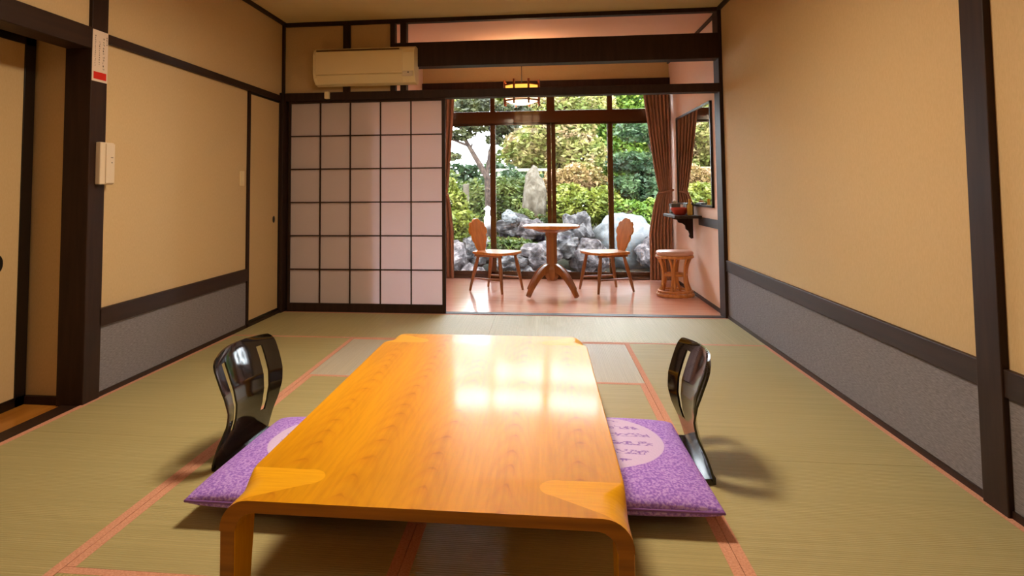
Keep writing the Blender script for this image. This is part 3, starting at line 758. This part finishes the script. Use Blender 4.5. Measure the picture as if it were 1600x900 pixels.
# ------------------------------------------------------------------ veranda chairs (plank seat, scalloped solid back, splayed legs)
def plank_chair(loc, rz, label):
    e = empty('wooden_chair', loc, rz); tag(e, label, 'chair', 'wooden chairs in the veranda')
    sp_ = [(-.19, -.15), (-.20, -.08), (-.19, .08), (-.19, .15), (-.14, .17), (.12, .215), (.2, .2), (.225, .13), (.235, 0), (.225, -.13), (.2, -.2), (.12, -.215), (-.14, -.17)]
    MB().prism(sp_, 'z', .385, .412).build('seat', 'chair_wood', e, .006)
    feet = []
    for sx in (1, -1):
        for sy_ in (1, -1):
            tpx, tpy = (.15, .14) if sx > 0 else (-.13, .115)
            bx_, by_ = (.215, .19) if sx > 0 else (-.215, .165)
            MB().tube([(tpx, tpy*sy_, .388), ((tpx*.6+bx_*.4), (tpy*.6+by_*.4)*sy_, .24), (bx_, by_*sy_, .002)], [.014, .021, .012], 8).build('leg', 'chair_leg', e)
    for sy_ in (1, -1):
        MB().box(-.165, .175, .135*sy_-.012, .135*sy_+.012, .36, .386).build('cleat', 'chair_leg', e)
    z = .135
    for sy_ in (1, -1):
        MB().tube([(.19, .172*sy_, z), (-.185, .148*sy_, z)], .009, 8).build('stretcher', 'chair_leg', e)
    # scalloped back, leaning back
    half = [(.045, 0), (.06, .03), (.085, .07), (.095, .11), (.120, .135), (.125, .165), (.118, .19), (.145, .21), (.155, .24), (.145, .27), (.125, .285), (.128, .31), (.105, .335), (.08, .335), (.06, .35), (.035, .368), (0, .375)]
    pts = [(y, z_) for y, z_ in half]+[(-y, z_) for y, z_ in half[-2::-1]]
    lean = math.radians(13); g = MB(); vs = []
    for k in (0, .02):
        for y, z_ in pts: vs.append((-.165-math.sin(lean)*z_-k, y, .385+math.cos(lean)*z_))
    n_ = len(pts); g.add(vs, [tuple(range(n_)), tuple(reversed(range(n_, 2*n_)))]+[(i, (i+1) % n_, n_+(i+1) % n_, n_+i) for i in range(n_)])
    g.build('backrest', 'chair_wood', e, .003)
    MB().box(-.195, -.155, -.05, .05, .345, .386).build('back_tenon', 'chair_leg', e)
    return e
plank_chair((1.80, 6.88, 0), math.radians(-31), 'wooden chair with a scalloped back, left of the pedestal table')
plank_chair((2.955, 6.95, 0), math.radians(180+26), 'wooden chair with a scalloped back, right of the pedestal table')

# ------------------------------------------------------------------ rattan stool
st = empty('rattan_stool', (3.585, 6.64, 0)); tag(st, 'round rattan stool with a pale seat beside the veranda end wall', 'stool')
MB().lathe([(0, .405), (.165, .405), (.178, .415), (.18, .43), (.165, .445), (0, .45)], 40).build('seat', 'vinyl', st)
def circ(r, z, n=40): return [(r*math.cos(2*PI*i/n), r*math.sin(2*PI*i/n), z) for i in range(n)]
MB().tube(circ(.168, .392), .016, 8, True).build('upper_ring', 'rattan', st)
MB().tube(circ(.165, .022), .018, 8, True).build('base_ring', 'rattan', st)
MB().tube(circ(.158, .056), .012, 8, True).build('base_ring', 'rattan', st)
MB().tube(circ(.105, .215), .013, 8, True).build('middle_ring', 'rattan', st)
for k in range(6):
    a = 2*PI*k/6+.2
    for da, nm in ((-.11, 'leg'), (.11, 'leg')):
        pts = []
        for i in range(13):
            t = i/12; r = .115+.05*(abs(2*t-1))**2; aa = a+da*(1.6-1.2*math.sin(PI*t)); pts.append((r*math.cos(aa), r*math.sin(aa), .03+.36*t))
        MB().tube(pts, .0125, 8).build(nm, 'rattan', st)

# ------------------------------------------------------------------ mirror, shelf and what stands on it
mi = empty('wall_mirror', (W, 6.67, .885)); tag(mi, 'tall dark-framed mirror on the veranda end wall above the shelf', 'mirror')
hw_ = .745; hh_ = .95
box(-.012, -.002, -hw_+.015, hw_-.015, .015, hh_-.015).build('glass', 'mirror', mi)
MB().box(-.02, .001, -hw_, -hw_+.02, 0, hh_).box(-.02, .001, hw_-.02, hw_, 0, hh_).box(-.02, .001, -hw_, hw_, 0, .02).box(-.02, .001, -hw_, hw_, hh_-.02, hh_).build('frame', 'black_edge', mi)
sh = empty('wall_shelf', (W-.02, 6.6, .775)); tag(sh, 'dark wooden shelf with a carved bracket under the mirror', 'shelf')
g = MB(); g.prism([(-.24, -.24), (-.24, .35), (-.20, .42), (0.0, .45), (0.0, -.30), (-.20, -.28)], 'z', 0, .026)
g.build('board', 'timber_y', sh, .004)
br = [(0, 0), (-.20, 0), (-.19, -.02), (-.15, -.03), (-.14, -.055), (-.10, -.065), (-.075, -.085), (-.07, -.12), (-.045, -.14), (-.035, -.17), (-.04, -.195), (-.02, -.215), (0, -.21)]
MB().prism(br, 'y', .08, .11).build('bracket', 'timber', sh, .002)
SZ = .802
def on_shelf(name, loc): return empty(name, (loc[0], loc[1], SZ))
e = on_shelf('tissue_box', (3.655, 6.93)); tag(e, 'grey tissue box at the far end of the shelf', 'tissue box')
box(-.045, .045, -.06, .06, 0, .10).build('carton', 'grey_box', e, .003); MB().lathe([(.012, .10), (.02, .115), (.03, .12), (.008, .135), (0, .137)], 9).build('tissue', 'white_plastic', e)
e = on_shelf('vanity_case', (3.725, 6.62)); tag(e, 'black case with two round dials behind the red bowl on the shelf', 'case')
box(-.03, .03, -.10, .10, 0, .115).build('body', 'black', e, .004)
for dy in (-.045, .045): g = MB(); n_ = 16; g.prism([(dy+.02*math.cos(2*PI*i/n_), .085+.02*math.sin(2*PI*i/n_)) for i in range(n_)], 'x', -.034, -.03); g.build('dial', 'steel', e)
e = on_shelf('bowl', (3.63, 6.56)); tag(e, 'red lacquered bowl near the front of the shelf', 'bowl')
MB().lathe([(0, 0), (.05, 0), (.06, .01), (.085, .05), (.09, .07), (.082, .07), (.075, .05), (.05, .015), (0, .012)], 32).build('vessel', 'red_basket', e)
e = on_shelf('bottle', (3.70, 6.44)); tag(e, 'small yellow bottle near the mirror on the shelf', 'bottle')
MB().lathe([(0, 0), (.022, 0), (.025, .01), (.025, .09), (.012, .11), (.012, .135), (0, .135)], 20).build('flask', 'yellow', e); MB().lathe([(.014, .13), (.014, .155), (0, .156)], 16).build('cap', 'yellow', e)

# ------------------------------------------------------------------ garden
def ground():
    rows = []
    for i in range(61):
        y = YV+.13+i*.35; r = []
        for j in range(81):
            x = -11+j*.35*.85
            z = -.34+.55*sstep(8.6, 11.5, y)+.08*noise.noise(Vector((x*.7, y*.7, 0)))
            r.append((x, y, z))
        rows.append(r)
    return MB().grid(rows)
def gz(x, y): return -.34+.55*sstep(8.6, 11.5, y)
g = ground().build('ground', 'soil', None, fix=False); g['kind'] = 'structure'; g['label'] = 'mossy garden ground rising behind the rocks'

def rock(c, r, seed, mt, label, name='rock', rough=.35, group=None, sub=4):
    bm = bmesh.new(); bmesh.ops.create_icosphere(bm, subdivisions=sub, radius=1.0)
    rnd = random.Random(seed); off = Vector((rnd.uniform(-50, 50), rnd.uniform(-50, 50), rnd.uniform(-50, 50)))
    rot = Matrix.Rotation(rnd.uniform(-.4, .4), 3, 'Y') @ Matrix.Rotation(rnd.uniform(0, 6), 3, 'Z')
    for v in bm.verts:
        p = v.co.copy(); 
        d = 1+rough*noise.noise(p*1.3+off)+rough*.5*noise.noise(p*3.1+off)+rough*.28*abs(noise.noise(p*7+off))
        cl_ = noise.cell(p*1.5+off)*.05*rough
        v.co = (rot @ (p*(d+cl_)))
        v.co = Vector((v.co.x*r[0], v.co.y*r[1], v.co.z*r[2]))
    me = bpy.data.meshes.new(name); bm.to_mesh(me); bm.free(); me.materials.append(M[mt])
    for p in me.polygons: p.use_smooth = rough < .3
    o = bpy.data.objects.new(name, me); COL.objects.link(o); o.location = c
    tag(o, label, 'rock', group)
    return o
GR = 'rocks of the garden border'
rock((3.50, 10.1, .24), (.47, .36, .44), 1, 'rock_pale', 'big smooth pale grey boulder behind the right veranda chair', rough=.28, group=GR)
rock((2.80, 9.9, .42), (.22, .22, .27), 2, 'rock_dark', 'jagged dark grey rock just left of the big pale boulder', group=GR, rough=.6)
rock((2.62, 9.75, .22), (.26, .22, .2), 3, 'rock_dark', 'dark mottled rock right of the table column, below the jagged rock', group=GR, rough=.6)
rock((2.98, 9.6, .08), (.26, .2, .22), 4, 'rock_pink', 'pinkish rock at the left foot of the big pale boulder', group=GR, rough=.5)
rock((2.16, 10.6, .72), (.20, .17, .62), 5, 'rock_buff', 'tall buff standing stone left of the middle mullion', name='standing_stone', rough=.3, group=GR)
rock((1.88, 10.2, .47), (.30, .24, .2), 6, 'rock_dark', 'broad purple-grey rock under the small white rock', group=GR, rough=.5)
rock((1.78, 10.05, .62), (.11, .1, .12), 7, 'rock_pale', 'small white rock on top of the purple-grey rock', group=GR, rough=.5)
rock((2.12, 10.0, .42), (.2, .18, .18), 8, 'rock_pink', 'pinkish rock left of the table top', group=GR, rough=.4)
rock((1.30, 9.7, .12), (.26, .2, .22), 9, 'rock_dark', 'dark rock behind the left veranda chair', group=GR, rough=.5)
rock((1.0, 9.5, .0), (.22, .2, .24), 10, 'rock_pink', 'pinkish rock low beside the left curtain', group=GR, rough=.5)
rock((2.25, 9.5, .08), (.25, .2, .2), 11, 'rock_pink', 'mottled rock behind the table column', group=GR, rough=.5)
rock((3.95, 9.7, .12), (.25, .2, .25), 12, 'rock_pink', 'pinkish rock beside the right curtain', group=GR, rough=.5)
rock((1.85, 9.45, -.02), (.22, .2, .14), 13, 'rock_dark', 'flat grey rock right of the left veranda chair', group=GR, rough=.5)
rnd = random.Random(11)
ORD = ['leftmost', 'second from the left', 'third from the left', 'fourth from the left', 'fifth from the left', 'sixth from the left', 'seventh from the left', 'eighth from the left', 'ninth from the left', 'ninth from the right', 'eighth from the right', 'seventh from the right', 'sixth from the right', 'fifth from the right', 'fourth from the right', 'third from the right', 'second from the right', 'rightmost']
for i in range(18):
    x = .72+i*.195+rnd.uniform(-.04, .04); y = 8.72+rnd.uniform(0, .35)+(.3 if i % 2 else 0)
    rock((x, y, gz(x, y)+.08), (rnd.uniform(.13, .2), rnd.uniform(.12, .16), rnd.uniform(.11, .17)), 40+i, ('rock_pink', 'rock_dark', 'rock_pink')[i % 3],
         'small rough rock, %s in the low row outside the window' % ORD[i], group='small rocks in the row outside the window', rough=.5, sub=3)

def leaves(blobs, n, size, seed, squash=.5):
    rng = np.random.default_rng(seed); V = []; F = []
    vol = np.array([b_[3]*b_[4]*b_[5] for b_ in blobs])**(2/3); cnt = np.maximum(20, (n*vol/vol.sum())).astype(int)
    allp = []
    for b_, k in zip(blobs, cnt):
        d = rng.normal(size=(k, 3)); d /= np.linalg.norm(d, axis=1)[:, None]
        r = rng.uniform(.55, 1.0, k)**.6
        # lumpy surface
        lump = np.array([1+.22*noise.noise(Vector(q)*2.2+Vector((seed, b_[0], b_[1]))) for q in d])
        p = d*(r*lump)[:, None]*np.array(b_[3:6])+np.array(b_[:3]); allp.append(p)
    P = np.concatenate(allp); k = len(P)
    a = rng.normal(size=(k, 3)); a[:, 2] *= squash; a /= np.linalg.norm(a, axis=1)[:, None]
    c = np.cross(a, rng.normal(size=(k, 3))); c /= np.linalg.norm(c, axis=1)[:, None]
    s = size*rng.uniform(.6, 1.3, k)[:, None]
    v = np.stack([P-a*s, P+c*s*.45, P+a*s, P-c*s*.45], 1).reshape(-1, 3)
    f = np.arange(k*4).reshape(-1, 4)
    return v, f
def plant(name, cat, label, base, blobs, n, size, leaf, seed, trunk=None, squash=.5, group=None):
    e = empty(name, base); tag(e, label, cat, group)
    bl = [(b_[0]-base[0], b_[1]-base[1], b_[2]-base[2], *b_[3:]) for b_ in blobs]
    v, f = leaves(bl, n, size, seed, squash)
    me = bpy.data.meshes.new('foliage'); me.from_pydata(v.tolist(), [], f.tolist()); me.materials.append(M[leaf])
    o = bpy.data.objects.new('foliage', me); COL.objects.link(o); o.parent = e
    if trunk is None:
        rr = random.Random(seed); g = MB()
        for b_ in bl:
            g.tube([(rr.uniform(-.04, .04), rr.uniform(-.04, .04), -.05), (b_[0]*.5, b_[1]*.5, b_[2]*.5), (b_[0], b_[1], b_[2])], [.03, .02, .01], 6)
        g.build('stem', 'bark', e)
    else:
        g = MB()
        for pts, rd in trunk:
            g.tube([(p[0]-base[0], p[1]-base[1], p[2]-base[2]) for p in pts], rd, 8)
        g.build('trunk', 'bark', e)
    return e
# low shrubs among the rocks
plant('conifer_shrub', 'shrub', 'yellow-green feathery conifer shrub beside the left curtain', (.9, 9.9, -.1), [(.88, 9.9, .85, .30, .25, .22), (.95, 9.85, .58, .36, .3, .22), (.85, 9.9, .35, .3, .25, .25), (.78, 9.95, 1.1, .2, .2, .2), (1.0, 9.8, .28, .25, .2, .18)], 5500, .05, 'leaf_yellow', 1)
plant('low_shrub', 'shrub', 'low green shrub between the rocks left of the table', (1.75, 9.75, 0), [(1.6, 9.75, .2, .26, .2, .14), (1.92, 9.7, .2, .26, .2, .13), (2.1, 9.75, .18, .15, .15, .1)], 2200, .04, 'leaf_mid', 2)
plant('round_shrub', 'shrub', 'mid green bush behind the small white rock', (1.5, 11.75, .1), [(1.0, 11.85, .7, .5, .4, .55), (1.55, 11.65, .8, .45, .4, .5), (1.95, 11.75, .75, .4, .4, .5), (1.25, 11.45, .35, .4, .3, .3), (1.9, 11.35, .6, .3, .3, .35)], 7500, .05, 'leaf_mid', 3)
plant('azalea_bush', 'shrub', 'rounded azalea bush with blush-orange leaves in the middle of the garden', (2.85, 11.45, .15), [(2.6, 11.45, 1.15, .32, .35, .28), (2.95, 11.45, 1.22, .42, .4, .3), (3.25, 11.5, 1.05, .28, .3, .25)], 4500, .045, 'leaf_pink', 4)
plant('clipped_shrub', 'shrub', 'yellow-green clipped bush just below the blush-orange azalea', (2.9, 10.8, .1), [(2.6, 10.7, .72, .34, .3, .28), (3.0, 10.75, .75, .42, .3, .3), (3.3, 10.9, .8, .3, .3, .3), (2.75, 10.9, .95, .3, .25, .2)], 5500, .045, 'leaf_yellow', 5)
plant('low_shrub', 'shrub', 'low bright green shrub behind the big pale boulder', (3.8, 10.7, .1), [(3.6, 10.75, .68, .35, .3, .22), (4.05, 10.6, .65, .35, .3, .25), (4.4, 10.7, .6, .3, .3, .25)], 3500, .04, 'leaf_bright', 6)
plant('spreading_shrub', 'shrub', 'green bush behind the standing stone', (2.3, 12.1, .2), [(2.1, 12.2, 1.0, .4, .4, .4), (2.45, 12.1, .75, .35, .3, .35), (2.6, 12.0, 1.1, .3, .3, .3), (1.7, 12.2, 1.15, .3, .3, .3)], 3500, .05, 'leaf_dark', 7)
plant('low_shrub', 'shrub', 'small green shrub at the foot of the standing stone', (2.3, 10.3, .2), [(2.3, 10.25, .5, .2, .15, .16), (2.0, 10.35, .62, .14, .12, .14)], 1500, .035, 'leaf_mid', 27)
# pines
plant('cloud_pine', 'tree', 'dark green cloud-pruned pine beside the right curtain', (4.15, 11.3, .1),
      [(3.95, 11.3, 2.05, .42, .35, .2), (3.75, 11.2, 1.5, .38, .35, .18), (4.15, 11.3, 1.45, .42, .35, .24), (3.85, 11.1, 1.08, .48, .35, .22), (4.2, 11.0, .95, .5, .35, .22), (4.5, 11.2, 1.9, .45, .35, .25), (4.6, 11.2, 1.2, .4, .35, .25)], 11000, .05, 'leaf_dark', 8,
      trunk=[([(4.15, 11.3, .0), (4.2, 11.35, .6), (4.05, 11.3, 1.2), (4.15, 11.3, 1.7), (4.0, 11.3, 2.1)], [.07, .06, .05, .035, .02]), ([(4.1, 11.3, 1.1), (3.9, 11.2, 1.25), (3.7, 11.2, 1.5)], [.035, .025, .015])])
plant('old_pine', 'tree', 'leaning dark-trunked pine with open branches at the left of the window', (1.45, 10.9, .1),
      [(.78, 10.8, 2.35, .40, .3, .16), (1.2, 10.9, 2.5, .4, .3, .16), (1.65, 10.9, 2.15, .26, .3, .17), (.95, 10.8, 1.98, .22, .2, .09), (1.25, 10.8, 2.12, .25, .2, .1), (.5, 10.8, 2.0, .3, .3, .15), (1.05, 10.9, 2.2, .3, .25, .1), (.75, 10.9, 1.62, .2, .2, .07), (1.5, 10.9, 1.9, .16, .2, .08), (1.8, 10.95, 2.4, .3, .3, .17)], 6500, .05, 'leaf_olive', 9,
      trunk=[([(1.42, 10.9, .0), (1.40, 10.9, .7), (1.38, 10.9, 1.25), (1.18, 10.85, 1.6), (.98, 10.85, 1.95), (.85, 10.8, 2.4)], [.075, .065, .055, .045, .032, .02]), ([(1.37, 10.9, 1.3), (1.42, 10.9, 1.7), (1.55, 10.9, 2.1)], [.04, .03, .015]), ([(1.05, 10.85, 1.8), (.8, 10.8, 1.9), (.6, 10.8, 2.0)], [.025, .02, .01]), ([(1.1, 10.85, 1.75), (1.2, 10.8, 2.0), (1.15, 10.85, 2.4)], [.025, .02, .01])])
# back trees
plant('maple_tree', 'tree', 'pale cream-green tree filling the upper middle of the garden view', (2.6, 13, .2),
      [(2.0, 13, 1.9, .5, .5, .45), (2.7, 13, 2.1, .7, .5, .5), (3.1, 12.8, 1.7, .5, .5, .4), (2.4, 13, 1.5, .5, .4, .35), (2.3, 13.1, 2.7, .7, .5, .4), (3.2, 13.2, 2.7, .6, .5, .4)], 11000, .06, 'leaf_pale', 10,
      trunk=[([(2.6, 13, .1), (2.55, 13, 1.0), (2.65, 13, 2.0)], [.08, .06, .03])])
plant('broadleaf_tree', 'tree', 'bright green tree behind the cloud-pruned pine', (4.2, 14.9, .2),
      [(3.6, 14.9, 2.4, .6, .5, .6), (4.4, 14.9, 2.6, .8, .6, .6), (4.0, 14.7, 1.8, .7, .5, .5), (3.5, 14.8, 1.5, .4, .4, .4), (5.2, 14.9, 2.2, .8, .6, .8), (3.4, 14.7, 3.1, .8, .5, .4), (4.8, 14.9, 3.3, .9, .5, .5)], 12000, .065, 'leaf_bright', 11,
      trunk=[([(4.2, 14.9, .1), (4.2, 14.9, 1.2), (4.3, 14.9, 2.5)], [.09, .07, .03])])
plant('broadleaf_tree', 'tree', 'yellow-green tree at the upper left behind the leaning pine', (0.6, 14.3, .2),
      [(0.2, 14.3, 3.0, .7, .5, .4), (1.0, 14.3, 3.15, .6, .5, .35), (1.6, 14.4, 3.0, .4, .4, .3), (-0.6, 14.3, 2.6, .8, .6, .6)], 6000, .065, 'leaf_yellow', 12,
      trunk=[([(0.2, 14.3, .1), (0.1, 14.3, 1.5), (0.4, 14.3, 3.0)], [.07, .05, .03])])
plant('round_shrub', 'shrub', 'wide mid green bush far left of the garden', (-.6, 11.5, .1),
      [(-.3, 11.5, .9, .7, .5, .6), (-1.3, 11.2, 1.0, .8, .6, .8), (.3, 11.8, 1.15, .5, .4, .4), (.45, 12.0, .8, .5, .4, .5)], 8000, .055, 'leaf_mid', 13)
plant('tall_hedge', 'hedge', 'tall trimmed hedge closing the back of the garden', (3.0, 16.6, .2),
      [(x, 16.6+.2*math.sin(x*3), z, .7, .5, .6) for x in np.arange(1.7, 10, .8) for z in (.8, 1.7, 2.6, 3.5)], 34000, .10, 'leaf_mid', 14)
plant('low_hedge', 'hedge', 'lower hedge behind the left half of the garden', (-1.5, 15, .2),
      [(x, 15+.2*math.sin(x*3), z, .7, .5, .5) for x in np.arange(-7, 1.9, .8) for z in (.6, 1.2)], 24000, .09, 'leaf_dark', 15)
plant('broadleaf_tree', 'tree', 'large green tree standing far beyond the left end of the window', (-4.6, 12.3, .2),
      [(-4.6, 12.3, 2.2, 1.1, .8, .9), (-3.8, 12.6, 1.3, .8, .7, .7), (-5.8, 12.3, 1.6, 1, .8, .9), (-4.8, 11.9, .7, .9, .6, .6)], 10000, .07, 'leaf_mid', 16,
      trunk=[([(-4.6, 12.3, .1), (-4.6, 12.3, 1.2), (-4.7, 12.3, 2.2)], [.1, .08, .04])])
# fence rail behind the shrubs
fe = empty('bamboo_fence', (1.2, 12.4, 0)); tag(fe, 'pale weathered fence behind the left bushes', 'fence')
MB().box(.2, 1.25, -.02, .02, 1.40, 1.45).build('rail', 'fence', fe); MB().box(.2, 1.25, -.02, .02, .8, .84).build('rail', 'fence', fe)
for k in range(5):
    x = .27+k*.23; MB().box(x-.035, x+.035, .02, .045, .1, 1.43).build('picket', 'fence', fe)
o = box(-.045, .045, -.045, .045, 0, 1.0).build('stone_post', 'rock_buff', None, .01); o.location = (1.05, 10.6, .15); tag(o, 'pale square stone post behind the conifer shrub', 'post')
o = MB().lathe([(0, 0), (.06, 0), (.06, .2), (.035, .22), (.035, .3), (.07, .33), (0, .38)], 12).build('stone_marker', 'white_stone', None); o.location = (1.42, 10.4, .42); tag(o, 'small white stone marker at the foot of the leaning pine', 'marker')
